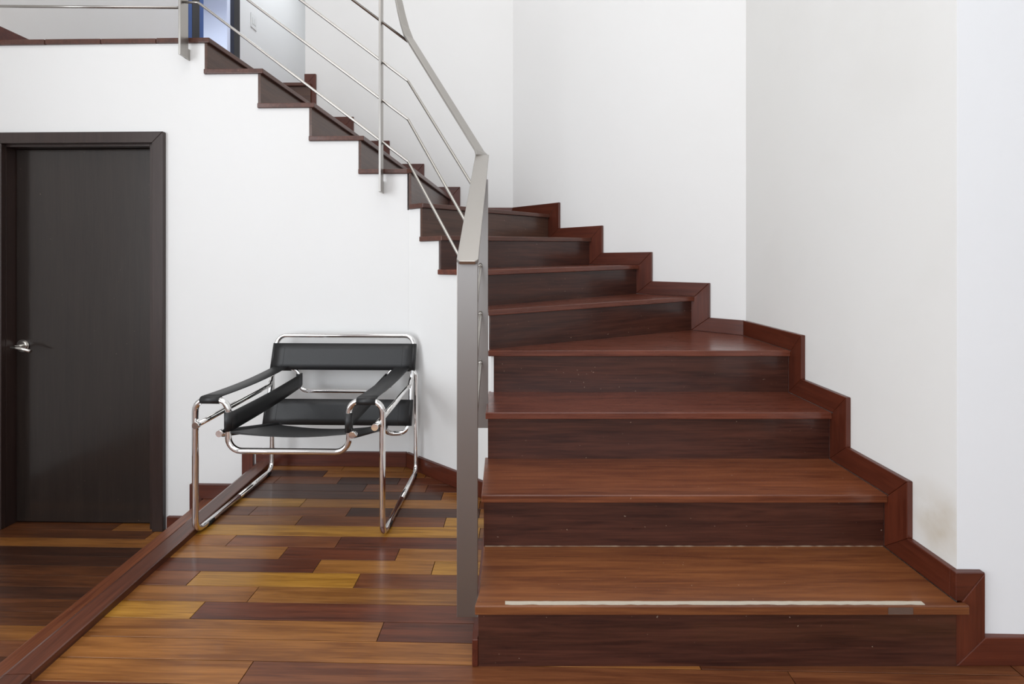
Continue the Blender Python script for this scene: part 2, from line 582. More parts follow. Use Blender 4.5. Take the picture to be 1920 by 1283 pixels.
M_EDGEX = wood('edge_board_grain', lin(58, 31, 21), lin(98, 54, 37), 'X', rough=0.32, coat=0.3, var=0.04)
edge_board('edge_board', 1.318, 2.735, -1.352, M_EDGEX, prof)
edge_board('edge_board', -0.4, 1.316, -1.352, M_EDGEX, prof)
edge_board('edge_board', -3.5, -0.402, -1.352, M_EDGEX, prof)
step = empty('trim_2', (-1.55, 2.0, ZLOW))
tag(step, 'two dark wood steps going down from the raised floor to the door', kind='structure')
for (o0, o1, z0, z1, nm, m) in ((-0.094, -0.080, -0.187, -0.03, 'riser', M_RISER), (-0.382, -0.080, -0.213, -0.187, 'tread', M_TREAD),
                                (-0.366, -0.352, ZLOW, -0.213, 'riser', M_RISER)):
    ee = [(edge_x(-3.4) + o0, -3.4), (edge_x(-3.4) + o1, -3.4), (edge_x(2.72) + o1, 2.738), (edge_x(2.72) + o0, 2.738)]
    flat(nm, ee, z0, z1, m, step, AE, 0.003)

# ---------------------------------------------------------------- the stairs: plan of every nosing
ZT = {1: (.181, .181), 2: (.360, .360), 3: (.5456, .5456), 4: (.7345, .7345), 5: (.914, .930), 6: (1.090, 1.110), 7: (1.265, 1.292),
      8: (1.445, 1.478), 9: (1.643, 1.643), 10: (1.827, 1.827), 11: (2.012, 2.012), 12: (2.204, 2.204), 13: (2.379, 2.379)}
TH, OV, SO = 0.026, 0.018, 0.012              # tread thickness, nosing overhang, side overhang


def on_diag(px, off=0.0):
    """point on the slanted wall seen at picture column px (only used to read the plan off the photograph)"""
    n = Vector((DIAG.y, -DIAG.x))             # towards the room
    if n.y > 0:
        n = -n
    c = CORN + n * off
    k = (px - CX) / FPX
    u = (k * c.y - c.x) / (DIAG.x - k * DIAG.y)
    return c + DIAG * u


def on_wall2(px):
    k = (px - CX) / FPX
    t = (Q2.x - k * Q2.y) / (D2.y * k - D2.x)
    return Q2 + D2 * t


def on_wall1(px, off):
    k = (px - CX) / FPX
    d = 2.7
    for _ in range(10):
        d = wall1(k * d) - off
    return Vector((k * d, d))


IN, OUT = {}, {}                              # inner and outer end of each nosing line
for k, d, xl in ((1, 1.352, -.103), (2, 1.618, -.101), (3, 1.900, -.103), (4, 2.183, -.106)):
    IN[k] = Vector((xl, d)); OUT[k] = Vector((RX, d))
IN[5] = Vector((-.106, 2.192)); OUT[5] = on_wall2(1302)
IN[6] = on_diag(903, SO); OUT[6] = on_wall2(1198)
IN[7] = on_diag(828, SO); OUT[7] = on_wall2(1109)
IN[8] = on_diag(793, SO); OUT[8] = on_wall2(1031)
UPX = {9: 775, 10: 682, 11: 589, 12: 492.6, 13: 392}
for k, px in UPX.items():
    IN[k] = on_wall1(px, SO) if k > 9 else on_diag(775, SO)
    # the upper risers run a little off square to the wall
    d0 = IN[k]
    yy = wall3(-0.8)
    OUT[k] = Vector((d0.x + (yy - d0.y) * 0.0435, yy))
OUT[9] = Vector(((846 - CX) / FPX * wall3(-.47), wall3(-.47)))


def ztilt(k):
    zl, zr = ZT[k]
    a, b = IN[k], OUT[k]
    d = b - a
    L2 = d.length_squared
    return lambda x, y: zl + (zr - zl) * max(0, min(1, ((x - a.x) * d.x + (y - a.y) * d.y) / L2))


def back(k, amt):
    """nosing line k moved up the stairs by amt"""
    a, b = IN[k], OUT[k]
    d = (b - a).normalized()
    n = Vector((-d.y, d.x))
    return a + n * amt, b + n * amt, d


def line_x(p, d, q, e):
    """intersection of p + s d and q + t e"""
    den = d.x * e.y - d.y * e.x
    s = ((q.x - p.x) * e.y - (q.y - p.y) * e.x) / den
    return p + d * s


def clip_end(k, amt, inset):
    """riser line of step k: ends on the inner face (inset) and on the outer skirting face"""
    a, b, d = back(k, amt)
    ndi = Vector((DIAG.y, -DIAG.x))
    if ndi.y > 0:
        ndi = -ndi
    if k <= 5:
        i = a + d * ((SIDE_X + {1: 0.0, 2: 0.0, 3: 0.0, 5: -0.004}.get(k, 0.012) - a.x) / d.x)
    elif k <= 9:
        i = line_x(a, d, CORN - ndi * inset, DIAG)
    else:
        i = line_x(a, d, CORN + Vector((-ndi.x * 0, inset)), E1)
    if k <= 4:
        o = a + d * ((RX - a.x) / d.x)
    elif k <= 8:
        o = line_x(a, d, Q2, D2)
    else:
        o = line_x(a, d, Vector((0, wall3(0))), E1)
    return i, o, d


stairs = empty('staircase', (0.55, 1.36, 0))
tag(stairs, 'reddish brown wooden winder staircase turning up to the landing', 'staircase')
inner_corner = CORN + Vector((0, 0))
ndi = Vector((DIAG.y, -DIAG.x))
if ndi.y > 0:
    ndi = -ndi
ELB_O = Vector((SIDE_X - SO, ELB.y))          # tread edge outside the elbow
CORN_O = line_x(Vector((0, wall1(0) - SO)), E1, CORN + ndi * SO, DIAG)
ELB_O = line_x(Vector((SIDE_X - SO, 0)), Vector((0, 1)), CORN + ndi * SO, DIAG)
RI = {}
for k in range(1, 14):
    RI[k] = clip_end(k, OV, -0.001)

treads = {}
for k in range(1, 13):
    zt = ztilt(k)
    a, b = IN[k], OUT[k]
    bi, bo, bd_ = back(k + 1, OV + 0.014)     # back edge under the next riser
    pts = [a, b]
    if k == 1:
        b = Vector((RX + 0.022, 1.352)); pts = [a, b, Vector((RX + 0.022, 1.368)), Vector((RX, 1.368))]
    if k <= 3:
        pts += [Vector((RX, bi.y)), Vector((SIDE_X - (0.0 if k == 1 else SO), bi.y))]
        if k == 1:
            pts += [Vector((SIDE_X, 1.41))]
    elif k == 4:
        o5 = line_x(bi, bd_, Q2, D2)
        i5 = bi + bd_ * ((SIDE_X - SO - bi.x) / bd_.x)
        pts += [Q2, o5, i5]
    elif k in (5, 6, 7):
        oo = line_x(bi, bd_, Q2, D2)
        ii = line_x(bi, bd_, CORN + ndi * SO, DIAG)
        pts += [oo, ii]
        if k == 5 and ii.x < ELB_O.x - 1e-3 and a.y < ELB_O.y:
            pts += [ELB_O]
    elif k == 8:
        oo = line_x(bi, bd_, Vector((0, wall3(0))), E1)
        ii = line_x(bi, bd_, CORN + ndi * SO, DIAG)
        pts += [Q3, oo, ii]
    else:
        oo = line_x(bi, bd_, Vector((0, wall3(0))), E1)
        ii = line_x(bi, bd_, Vector((0, wall1(0) - SO)), E1)
        pts += [oo, ii]
        if k == 9:
            pts += [CORN_O]
    pts = [(p.x, p.y) for p in pts]
    ang = math.atan2((OUT[k] - IN[k]).y, (OUT[k] - IN[k]).x)
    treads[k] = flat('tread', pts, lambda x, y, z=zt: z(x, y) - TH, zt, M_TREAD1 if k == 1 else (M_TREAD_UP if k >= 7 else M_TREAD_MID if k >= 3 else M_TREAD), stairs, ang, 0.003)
for k in range(1, 14):
    i, o, d = RI[k]
    n = Vector((-d.y, d.x))
    zt = ztilt(k)
    zb = ztilt(k - 1) if k > 1 else (lambda x, y: 0.0)
    pts = [i, o, o + n * 0.014, i + n * 0.014]
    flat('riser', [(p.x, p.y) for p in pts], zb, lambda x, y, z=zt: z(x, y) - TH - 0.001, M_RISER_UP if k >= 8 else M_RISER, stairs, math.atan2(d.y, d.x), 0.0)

# torn anti-slip strip on the first tread and old caulk behind it
y0 = 1.352
front, backe = [], []
n = 60
for i in range(n + 1):
    x = -0.019 + (1.141 + 0.019) * i / n
    front.append((x, y0 + 0.0035 + (random.uniform(0, 0.0022) if random.random() < 0.55 else 0)))
    backe.append((x, y0 + 0.0165 + random.uniform(-0.0006, 0.0006)))
flat('anti_slip_strip', front + backe[::-1], .1812, .1832, M_TAPE, treads[1], label='torn off-white anti-slip strip along the edge')
i2, o2, d2 = RI[2]
V, F = [], []
nq = 70
for q in range(nq + 1):
    x = i2.x + 0.004 + (o2.x - i2.x - 0.008) * q / nq
    wq = random.choice((0.0006, 0.0008, 0.0014, 0.0022, 0.003))
    V += [Vector((x, i2.y - wq, .1811)), Vector((x, i2.y - wq * .6, .1811 + wq * .6)), Vector((x, i2.y - .0002, .1813 + wq * .8)), Vector((x, i2.y - .0002, .1811))]
for q in range(nq):
    for e in range(4):
        g = (e + 1) % 4
        F.append([4 * q + e, 4 * q + g, 4 * q + 4 + g, 4 * q + 4 + e])
F += [[3, 2, 1, 0], [4 * nq, 4 * nq + 1, 4 * nq + 2, 4 * nq + 3]]
parts = [(V, F)]
flat('filler_patch', [(1.036, 1.3512), (1.105, 1.3512), (1.103, 1.3519), (1.040, 1.3519)], .158, .177, simple('grey_filler', lin(92, 70, 58), 0.8, 0, .4, 90),
     treads[1], label='grey filler patch on the nosing')
put('caulk_bead', data_mesh('caulk_bead', parts, False), M_CAULK, Matrix(), treads[1], label='cracked pale caulk bead along the foot of the second riser')

# ---------------------------------------------------------------- walls
BASE = ZLOW - 0.05


def zig_w1():
    """outline of the door wall's stepped top: list of (x along wall from CORN, z)"""
    pts = []
    for k in (13, 12, 11, 10):
        i, o, d = RI[k]
        x = line_x(i, d, CORN, E1)
        u = (x - CORN).dot(E1) - 0.0155
        z = ZT[k][0] - TH - 0.001
        zl = ZT[k - 1][0] - TH - 0.001
        pts += [(u, z), (u, zl)]
    return pts


ULEFT = -2.88
DOOR_U0, DOOR_U1 = -2.30, -1.425              # door opening measured along the wall from CORN
DZ = 1.80
zz = zig_w1()
outl = [(DOOR_U1, BASE), (0.06, BASE), (0.06, 1.416), (-0.004, 1.416), (-0.004, ZT[9][0] - TH - 0.001)] + zz[::-1] + [(ULEFT, ZT[13][0] - TH - 0.004), (ULEFT, DZ), (DOOR_U1, DZ)]
w = upright('wall_stair', CORN, YAW, outl, 0, 0.11, M_WALL)
tag(w, 'white wall under the stairs with stepped top', kind='structure')
w2_ = upright('wall_door_side', CORN, YAW, [(ULEFT, BASE), (DOOR_U0, BASE), (DOOR_U0, DZ), (ULEFT, DZ)], 0, 0.11, M_WALL)
tag(w2_, label='white wall to the left of the dark door', kind='structure')

# slanted wall below winders 5-9
pts = []
L_D = (ELB - CORN).length
zt9 = ZT[9][0] - TH - 0.001
us = {}
for k in (6, 7, 8, 9):
    i, o, d = RI[k]
    x = line_x(i, d, CORN, DIAG)
    us[k] = (x - CORN).dot(DIAG)
prev = zt9
poly = [(0, BASE), (L_D, BASE), (L_D, ZT[5][0] - TH - .001)]
for k in (6, 7, 8, 9):
    u = max(us[k], 0.0)
    poly += [(u - 0.019, ZT[k - 1][0] - TH - 0.001), (u - 0.019, ZT[k][0] - TH - 0.001)]
poly = [(max(0.0, u), z) for u, z in poly]
w = upright('wall_slanted', CORN, ANG_D, poly, 0, 0.012, M_WALL)
tag(w, 'white slanted wall below the winding treads', kind='structure')

# plastered side of the first flight
y1, y2, y3, y4 = [RI[k][0].y + (0.0145 if k < 4 else 0.0) for k in (1, 2, 3, 4)]
poly = [(y1, -0.05), (y1, ZT[1][0] - TH), (y2, ZT[1][0] - TH), (y2, ZT[2][0] - TH), (y3, ZT[2][0] - TH), (y3, ZT[3][0] - TH),
        (y4, ZT[3][0] - TH), (y4, ZT[4][0] - TH), (2.243, ZT[4][0] - TH), (2.243, ZT[5][0] - TH), (ELB.y + 0.06, ZT[5][0] - TH), (ELB.y + 0.06, -0.05)]
poly = [(u, z - 0.001) for u, z in poly]
w = upright('wall_flight_side', (SIDE_X, 0), R90, poly, -0.012, 0.0, M_WALL)
tag(w, 'white plastered side of the first flight', kind='structure')

# right-hand wall, diagonal wall, upper flight wall, pillar front
FW = 1.388                                    # face of the pillar beside the first step
w = flat('wall_right', [(RW, FW), (RW, Q2.y + 0.008), (RW + 0.15, Q2.y + 0.07), (RW + 0.15, FW)], -0.05, CEIL, M_WALL_R)
tag(w, 'white wall with scuffs to the right of the stairs', kind='structure')
n2 = Vector((1, 1)).normalized()
c23 = Q3 + Vector((0.0075, SK_T))
w = flat('wall_diagonal', [(RW, Q2.y + 0.008), (c23.x, c23.y), (c23.x + 0.05, c23.y + 0.13), (RW + 0.15, Q2.y + 0.07)], -0.05, CEIL, M_WALL)
tag(w, 'white diagonal wall behind the winding treads', kind='structure')
W3L = -1.655                                  # free end of the wall behind the upper flight
w = flat('wall_back', [(c23.x, c23.y), (W3L, wall3(W3L) + SK_T), (W3L, wall3(W3L) + 0.15), (c23.x + 0.05, c23.y + 0.13)], 0.5, CEIL, M_WALL)
tag(w, 'white wall behind the upper flight', kind='structure')
PE = 1.446
M_PILLAR = plaster('cool_white_plaster', (0.79, 0.80, 0.81, 1), (0.75, 0.76, 0.77, 1), 0.3)
w = flat('wall_pillar', [(RW + 0.0005, FW - 0.0005), (PE, FW - 0.005), (PE, 4.0), (RW + 0.15, 4.0), (RW + 0.15, FW + .05), (RW + 0.0005, FW + .05)], -0.05, CEIL, M_PILLAR)
tag(w, 'narrow white wall end beside the first step', kind='structure')
w = flat('wall_far_right', [(PE, 4.0), (3.6, 4.0), (3.6, 4.1), (PE, 4.1)], -0.05, CEIL, M_WALL)
tag(w, label='white wall of the room beyond the pillar', kind='structure')
w = flat('wall_right_room', [(3.5, -3.6), (3.6, -3.6), (3.6, 4.0), (3.5, 4.0)], -0.05, CEIL, M_WALL)
tag(w, label='white side wall of the room on the right', kind='structure')
w = flat('wall_left', [(-3.5, -3.6), (-3.4, -3.6), (-3.4, 2.9), (-3.5, 2.9)], BASE, CEIL, M_WALL)
tag(w, label='white side wall of the lower hall', kind='structure')
w = flat('ceiling', [(-5.2, -3.6), (3.6, -3.6), (3.6, 8), (-5.2, 8)], CEIL, CEIL + 0.1, M_CEIL)
tag(w, label='plain white ceiling over the hall and stairs', kind='structure')
# window wall behind the lens: the daylight comes in here
for i, (a, b, c, d) in enumerate(((-3.5, -2.45, BASE, CEIL), (2.85, 3.6, BASE, CEIL), (-2.45, 2.85, BASE, 0.5), (-2.45, 2.85, 4.2, CEIL))):
    w = box('wall_window_side', a, b, -3.7, -3.5, c, d, M_WALL)
    tag(w, label='white wall around the window behind the viewpoint', kind='structure')
win = empty('window_1', (0.2, -3.6, 0.5))
tag(win, 'wide window behind the viewpoint', kind='structure')
for i in range(5):
    x = -2.42 + i * 1.31
    box('mullion', x - 0.03, x + 0.03, -3.56, -3.50, 0.5, 4.2, M_FRAME, win)

# ---------------------------------------------------------------- landing and the rooms up there
Z13, Z14 = ZT[13][0], 2.548
LW = -2.90                                    # wall at the left of the landing
fl = empty('floor_landing', (-2.2, 3.2, Z13))
tag(fl, 'brown wooden landing floor at the top of the stairs', kind='structure')
i13, o13, d13 = RI[13]
a13, b13 = IN[13], OUT[13]
cuts = [LW - 0.3, -2.62, -2.30, -1.985, None]
for j in range(4):
    x0c, x1c = cuts[j], cuts[j + 1]
    f = lambda x: Vector((x, wall1(x) - SO - random.uniform(-0.002, 0.002)))
    p0 = f(x0c)
    if x1c is None:
        p1, q1 = a13, b13
    else:
        p1, q1 = f(x1c - 0.004), Vector((x1c - 0.004, 3.9))
    q0 = Vector((x0c, 3.9))
    flat('landing_board', [(p.x, p.y) for p in (p0, p1, q1, q0)], Z13 - 0.028, Z13 + random.uniform(-0.001, 0.001), M_TREAD_UP, fl, R90, 0.004)
flat('subfloor', [(LW - .3, 2.83), (-1.72, 2.80), (-1.66, 3.9), (LW - .3, 3.9)], Z13 - 0.16, Z13 - 0.03, M_WALL, fl)
r14 = flat('riser', [(LW, 3.915), (-1.60, 3.915 - 0.02), (-1.60, 3.93), (LW, 3.95)], Z13, Z14 - TH, M_RISER_UP, fl, 0)
flat('tread', [(LW, 3.895), (-1.60, 3.875), (-1.60, 3.88 + .3), (LW, 4.2)], Z14 - TH, Z14, M_TREAD_UP, fl, 0, 0.003)
fu = flat('floor_upper', [(LW, 4.2), (-1.60, 4.18), (-1.60, 7.5), (LW, 7.5)], Z14 - 0.12, Z14, M_TREAD)
tag(fu, label='brown floor of the upper corridor', kind='structure')
D_A, D_B = 4.37, 5.20                         # doorway in the landing's left wall
lw = empty('wall_upper_left', (LW, 4, Z13))
tag(lw, 'pale wall at the left of the upper landing with a doorway', kind='structure')
for (ya, yb, za, zb2) in ((2.72, D_A, Z13 - 0.2, CEIL), (D_B, 7.6, Z13 - .2, CEIL), (D_A, D_B, Z14 + 2.1, CEIL)):
    box('wall_panel', LW - 0.12, LW, ya, yb, za, zb2, M_WALL, lw)
w = flat('wall_upper_front', [(-3.4, wall1(-3) + .0), (LW - .06, wall1(-2.9)), (LW - .06, wall1(-2.9) + .1), (-3.4, wall1(-3) + .1)], Z13 - 0.03, CEIL, M_WALL)
tag(w, label='white wall above the landing edge', kind='structure')
w = box('wall_upper_end', LW - 2.2, -1.5, 7.5, 7.6, Z13 - .2, CEIL, M_WALL); tag(w, label='pale end wall of the upper corridor', kind='structure')
w = box('wall_upper_corridor', -1.52, -1.42, 4.02, 7.5, Z13 - .2, CEIL, M_WALL); tag(w, label='pale side wall of the upper corridor', kind='structure')
M_LAV = simple('lavender_paint', lin(205, 210, 232), 0.8)
w = box('wall_upper_room', -4.9, -4.8, 3.0, 7.5, Z13 - .2, CEIL, M_LAV); tag(w, label='pale lavender wall seen through the upper doorway', kind='structure')
w = box('wall_upper_room_near', -4.9, LW - 0.12, 3.0, 3.1, Z13 - .2, CEIL, M_LAV); tag(w, label='pale lavender near wall of the upper room', kind='structure')
w = box('floor_upper_room', -4.9, LW - .06, 3.0, 7.5, Z14 - 0.12, Z14 - 0.001, M_TREAD_UP); tag(w, label='brown floor of the upper room', kind='structure')
dr2 = empty('door_2', (LW, 4.8, Z14))
tag(dr2, 'upper doorway with black jambs and blue edges', kind='structure')
box('door_jamb', LW - 0.03, LW + 0.012, D_B - 0.10, D_B + 0.01, Z14, Z14 + 2.1, M_BLACKT, dr2, 0.002)
box('door_jamb', LW - 0.13, LW + 0.012, D_A + 0.062, D_A + 0.167, Z14, Z14 + 2.1, M_BLACKT, dr2, 0.002)
box('door_lintel', LW - 0.13, LW + 0.012, D_A + 0.062, D_B + 0.01, Z14 + 2.101, Z14 + 2.17, M_BLACKT, dr2, 0.002)
box('edge_strip', LW - 0.005, LW + 0.010, D_A + 0.018, D_A + 0.061, Z14, Z14 + 2.1, M_BLUE, dr2)
box('edge_strip', LW - 0.03, LW + 0.008, D_A + 0.168, D_A + 0.23, Z14, Z14 + 2.1, M_BLUE, dr2)
# brown skirting along the landing's left wall
tl = empty('trim_3', (LW, 3.2, Z13))
tag(tl, 'brown skirting along the left wall of the landing', kind='structure')
box('skirting_piece', LW, LW + 0.016, 2.74, 3.89, Z13 + 0.001, Z13 + SK_H, M_SKIRT, tl, 0.002)
box('skirting_piece', LW, LW + 0.016, 3.89, D_A - 0.06, Z14, Z14 + SK_H, M_SKIRT, tl, 0.002)
# light switch beside the upper doorway
sw = empty('light_switch', (LW, 5.50, 3.80))
tag(sw, 'white wall switch plate beside the black upper door jamb', 'light switch')
box('plate', LW + 0.0005, LW + 0.009, 5.44, 5.56, 3.74, 3.90, M_SWITCH, sw, 0.003)
for dy in (5.465, 5.505):
    box('rocker', LW + 0.009, LW + 0.013, dy, dy + 0.03, 3.785, 3.855, M_SWITCH, sw, 0.001)

# ---------------------------------------------------------------- skirting boards, mitred piece by piece
trim = empty('trim_4', (RX, 2.0, 0))
tag(trim, 'stepped reddish skirting climbing the right wall, mitred at each step', kind='structure')
SW_ = 0.078


def sk_piece(org, ang, quad, parent, vert=False, inward=-1):
    """quad in (along, z); thickness runs from the wall face plane (t = 0 at skirting face) back into the wall"""
    t0, t1 = (0.0, SK_T + 0.001) if inward > 0 else (-SK_T - 0.001, 0.0)
    return upright('skirting_piece', org, ang, quad, t0, t1, M_SKIRTV if vert else M_SKIRT, parent, 0.0022)


G = 0.0005
# right wall: along = +y; the face is at x = RX, the wall lies to +x
pr = [(1, 1.37)] + [(k, IN[k].y) for k in (2, 3, 4)]
for j, (k, yk) in enumerate(pr):
    z = ZT[k][0]
    if k > 1:
        zl = ZT[k - 1][0]
        sk_piece((RX, 0), R90, [(yk + OV, zl + G), (yk + OV, z - TH), (yk, z - G), (yk - SW_, z + SK_H - G), (yk - SW_, zl + SK_H + G)], trim, True)
    ynext = IN[k + 1].y if k < 4 else Q2.y
    a0 = yk - SW_ if k > 1 else FW + .0005
    a1 = ynext - SW_ if k < 4 else Q2.y
    sk_piece((RX, 0), R90, [(yk if k > 1 else FW + .0005, z), (ynext + (OV if k < 4 else 0), z), (a1, z + SK_H), (a0, z + SK_H)], trim)
# pillar front (face at y = 1.37)
FY = FW - SK_T
AW = 0.066
z1 = ZT[1][0]
sk_piece((0, FY), 0, [(RX, z1 + 0.001), (RX + 0.018, z1 + .001), (RX + AW + 0.016, z1 + SK_H), (RX, z1 + SK_H)], trim, False, 1)
sk_piece((0, FY), 0, [(RX + 0.0005, 0.001), (RX + 0.0005, z1 - TH - .001), (RX + 0.018, z1 - TH - .001), (RX + 0.018, z1 - G), (RX + AW + 0.016, z1 + SK_H - G), (RX + AW + 0.016, SK_H)], trim, True, 1)
sk_piece((0, FY), 0, [(RX + 0.0015, 0.0), (PE, 0.0), (PE, SK_H), (RX + AW + 0.0165, SK_H)], trim, False, 1)
# diagonal wall: along runs from Q2 up the stairs; face at t = 0, wall lies to the right of the direction
A2 = math.atan2(D2.y, D2.x)
u_of = {k: (OUT[k] - Q2).dot(D2) for k in (5, 6, 7, 8)}
LQ = (Q3 - Q2).length
SWD = 0.085


def zR(k):
    return ZT[k][1]


sk_piece(Q2, A2, [(0, zR(4)), (u_of[5] + OV * 1.1, zR(4)), (u_of[5] - SWD, zR(4) + SK_H), (0, zR(4) + SK_H)], trim)
for k in (5, 6, 7, 8):
    u = u_of[k]
    zl = zR(k - 1)
    sk_piece(Q2, A2, [(u + OV * 1.1, zl + G), (u + OV * 1.1, zR(k) - TH), (u, zR(k) - G), (u - SWD, zR(k) + SK_H - G), (u - SWD, zl + SK_H + G)], trim, True)
    un = u_of[k + 1] if k < 8 else LQ
    sk_piece(Q2, A2, [(u, zR(k)), (un + (OV * 1.1 if k < 8 else 0), zR(k)), (un - SWD if k < 8 else LQ, zR(k) + SK_H), (u - SWD, zR(k) + SK_H)], trim)
# upper flight wall: along runs from Q3 towards the landing (-E1)
A3 = YAW + math.pi
w_of = {}
for k in range(9, 14):
    w_of[k] = -(OUT[k] - Q3).dot(E1)
uend = -(Vector((W3L, wall3(W3L))) - Q3).dot(E1)
lastu = w_of[9]
sk_piece(Q3, A3, [(0, zR(8)), (w_of[9] + OV, zR(8)), (w_of[9] - 0.07, zR(8) + SK_H), (0, zR(8) + SK_H)], trim)
for k in range(9, 14):
    u = w_of[k]
    zl = zR(k - 1)
    zt_ = zR(k) if k < 13 else Z14
    sk_piece(Q3, A3, [(u + OV, zl + G), (u + OV, zt_ - TH), (u, zt_ - G), (u - 0.07, zt_ + SK_H - G), (u - 0.07, zl + SK_H + G)], trim, True)
    un = w_of[k + 1] if k < 13 else uend
    sk_piece(Q3, A3, [(u, zt_), (un + (OV if k < 13 else 0), zt_), (un - 0.07 if k < 13 else uend, zt_ + SK_H), (u - 0.07, zt_ + SK_H)], trim)

# base boards of the door wall, slanted wall and flight side
b1 = empty('baseboard_back', (-1.0, 2.7, 0))
tag(b1, 'dark reddish baseboard behind the chair, stepping down to the door', kind='structure')


def w1_u(px):
    p = on_wall1(px, SK_T)
    return (p - CORN).dot(E1)


def sk1(quad, vert=False):
    return upright('skirting_piece', CORN, YAW, quad, -SK_T, 0.0005, M_SKIRTV if vert else M_SKIRT, b1, 0.0022)


ua, ub, uc, ud, ue, uf = [w1_u(p) for p in (312, 355, 378, 453, 474, 479.5)]
sk1([(ua, ZLOW), (uc, ZLOW), (ub - .001, ZLOW + SK_H), (ua, ZLOW + SK_H)])
sk1([(uc, ZLOW + G), (uc, -0.187), (ub, -0.187 + SK_H), (ub, ZLOW + SK_H)], True)
sk1([(uc, -0.187), (ue, -0.187), (ud, -0.187 + SK_H), (ub, -0.187 + SK_H)])
sk1([(ue, -0.187), (ue, SK_H), (ud, SK_H), (ud, -0.187 + SK_H)], True)
cu = line_x(CORN + Vector((0, -SK_T)), E1, CORN + ndi * SK_T, DIAG)
ucr = (cu - CORN).dot(E1)
sk1([(uf, 0.0), (ucr, 0.0), (ucr, SK_H), (uf, SK_H)])
b2 = empty('baseboard_slanted', (-0.3, 2.45, 0))
tag(b2, 'dark reddish baseboard along the slanted wall beside the chair', kind='structure')
ucd = (cu - CORN).dot(DIAG)
upright('skirting_piece', CORN, ANG_D, [(ucd, 0), (L_D - 0.006, 0), (L_D - 0.006, SK_H), (ucd, SK_H)], -SK_T, 0.0005, M_SKIRT, b2, 0.0022)
b3 = upright('baseboard_flight', (SIDE_X, 0), R90, [(RI[1][0].y - 0.002, 0.0), (ELB.y - 0.004, 0.0), (ELB.y - 0.004, 0.076), (RI[1][0].y - 0.002, 0.076)], 0.0005, 0.0175, M_SKIRT, None, 0.0022)
tag(b3, 'dark reddish baseboard along the foot of the first flight', kind='structure')

# ---------------------------------------------------------------- the door on the lower level
door = empty('door_1', (CORN + E1 * -1.85).to_3d() + Vector((0, 0, ZLOW)))
tag(door, 'dark brown flush door in a matching mitred frame', kind='structure')
CW = 0.062
u0, u1 = DOOR_U0, DOOR_U1
ztop = 1.853
ins = 0.004


def dr(name, poly, t0, t1, mat, bev=0.003, parent=door):
    return upright(name, CORN, YAW, poly, t0, t1, mat, parent, bev)


uo = w1_u(307) + 0.0
ui = uo - CW
dr('casing', [(ui, ZLOW), (uo, ZLOW), (uo, ztop), (ui, ztop - CW)], -0.026, -0.0005, M_CASE)
dr('casing', [(ui, ztop - CW + .001), (uo, ztop + .001), (u0 - 0.045, ztop + .001), (u0 + 0.018, ztop - CW + .001)], -0.026, -0.0005, M_CASE)
dr('casing', [(u0 - 0.045, ZLOW), (u0 + 0.018, ZLOW), (u0 + 0.018, ztop - CW), (u0 - 0.045, ztop)], -0.026, -0.0005, M_CASE)
dr('door_jamb', [(u0 + 0.0005, ZLOW), (u0 + 0.018, ZLOW), (u0 + 0.018, DZ - 0.001), (u0 + 0.0005, DZ - 0.001)], 0.0, 0.109, M_CASE, 0.001)
dr('door_jamb', [(u1 - 0.03, ZLOW), (u1 - 0.0005, ZLOW), (u1 - 0.0005, DZ - 0.001), (u1 - 0.03, DZ - 0.001)], 0.0, 0.109, M_CASE, 0.001)
dr('door_head', [(u0 + 0.019, DZ - 0.022), (u1 - 0.031, DZ - 0.022), (u1 - 0.031, DZ - 0.001), (u0 + 0.019, DZ - 0.001)], 0.0, 0.109, M_CASE, 0.001)
leaf = dr('door_leaf', [(u0 + 0.021, ZLOW + 0.006), (u1 - 0.033, ZLOW + 0.006), (u1 - 0.033, DZ - 0.025), (u0 + 0.021, DZ - 0.025)], 0.055, 0.095, M_DOOR, 0.002)
back_ = dr('door_backing', [(u0 - 0.2, BASE), (u1 + .2, BASE), (u1 + .2, DZ + .1), (u0 - .2, DZ + .1)], 0.125, 0.145, M_BLACKT, 0)
# lever handle
uh, zh = -2.237, 0.647
HM = Matrix.Translation(CORN.to_3d()) @ Matrix.Rotation(YAW, 4, 'Z')


def ring_cyl(r0, r1, y0, y1, n=24):
    V = [Vector((uh + r0 * math.cos(2 * math.pi * k / n), y0, zh + r0 * math.sin(2 * math.pi * k / n))) for k in range(n)]
    V += [Vector((uh + r1 * math.cos(2 * math.pi * k / n), y1, zh + r1 * math.sin(2 * math.pi * k / n))) for k in range(n)]
    F = [[k, (k + 1) % n, n + (k + 1) % n, n + k] for k in range(n)] + [list(range(n))[::-1], list(range(n, 2 * n))]
    return V, F


hd = put('door_handle', data_mesh('door_handle', [ring_cyl(0.011, 0.009, 0.05, -0.002),
                                                 tube_data(fillet([(uh - 0.004, -0.006, zh + 0.002), (uh + 0.05, -0.008, zh - 0.004), (uh + 0.105, -0.006, zh - 0.022)], 0.03), 0.0095, 12)]),
         M_NICKEL, HM, leaf, label='satin nickel lever handle')
put('rose', data_mesh('rose', [ring_cyl(0.034, 0.036, 0.055, 0.049), ring_cyl(0.030, 0.024, 0.049, 0.044)]), M_NICKEL, HM, leaf)

# ---------------------------------------------------------------- railing
rail = empty('stair_railing', (-0.13, 1.43, 0.1))
tag(rail, 'brushed steel stair railing with flat handrail, flat posts and thin rods', 'railing')


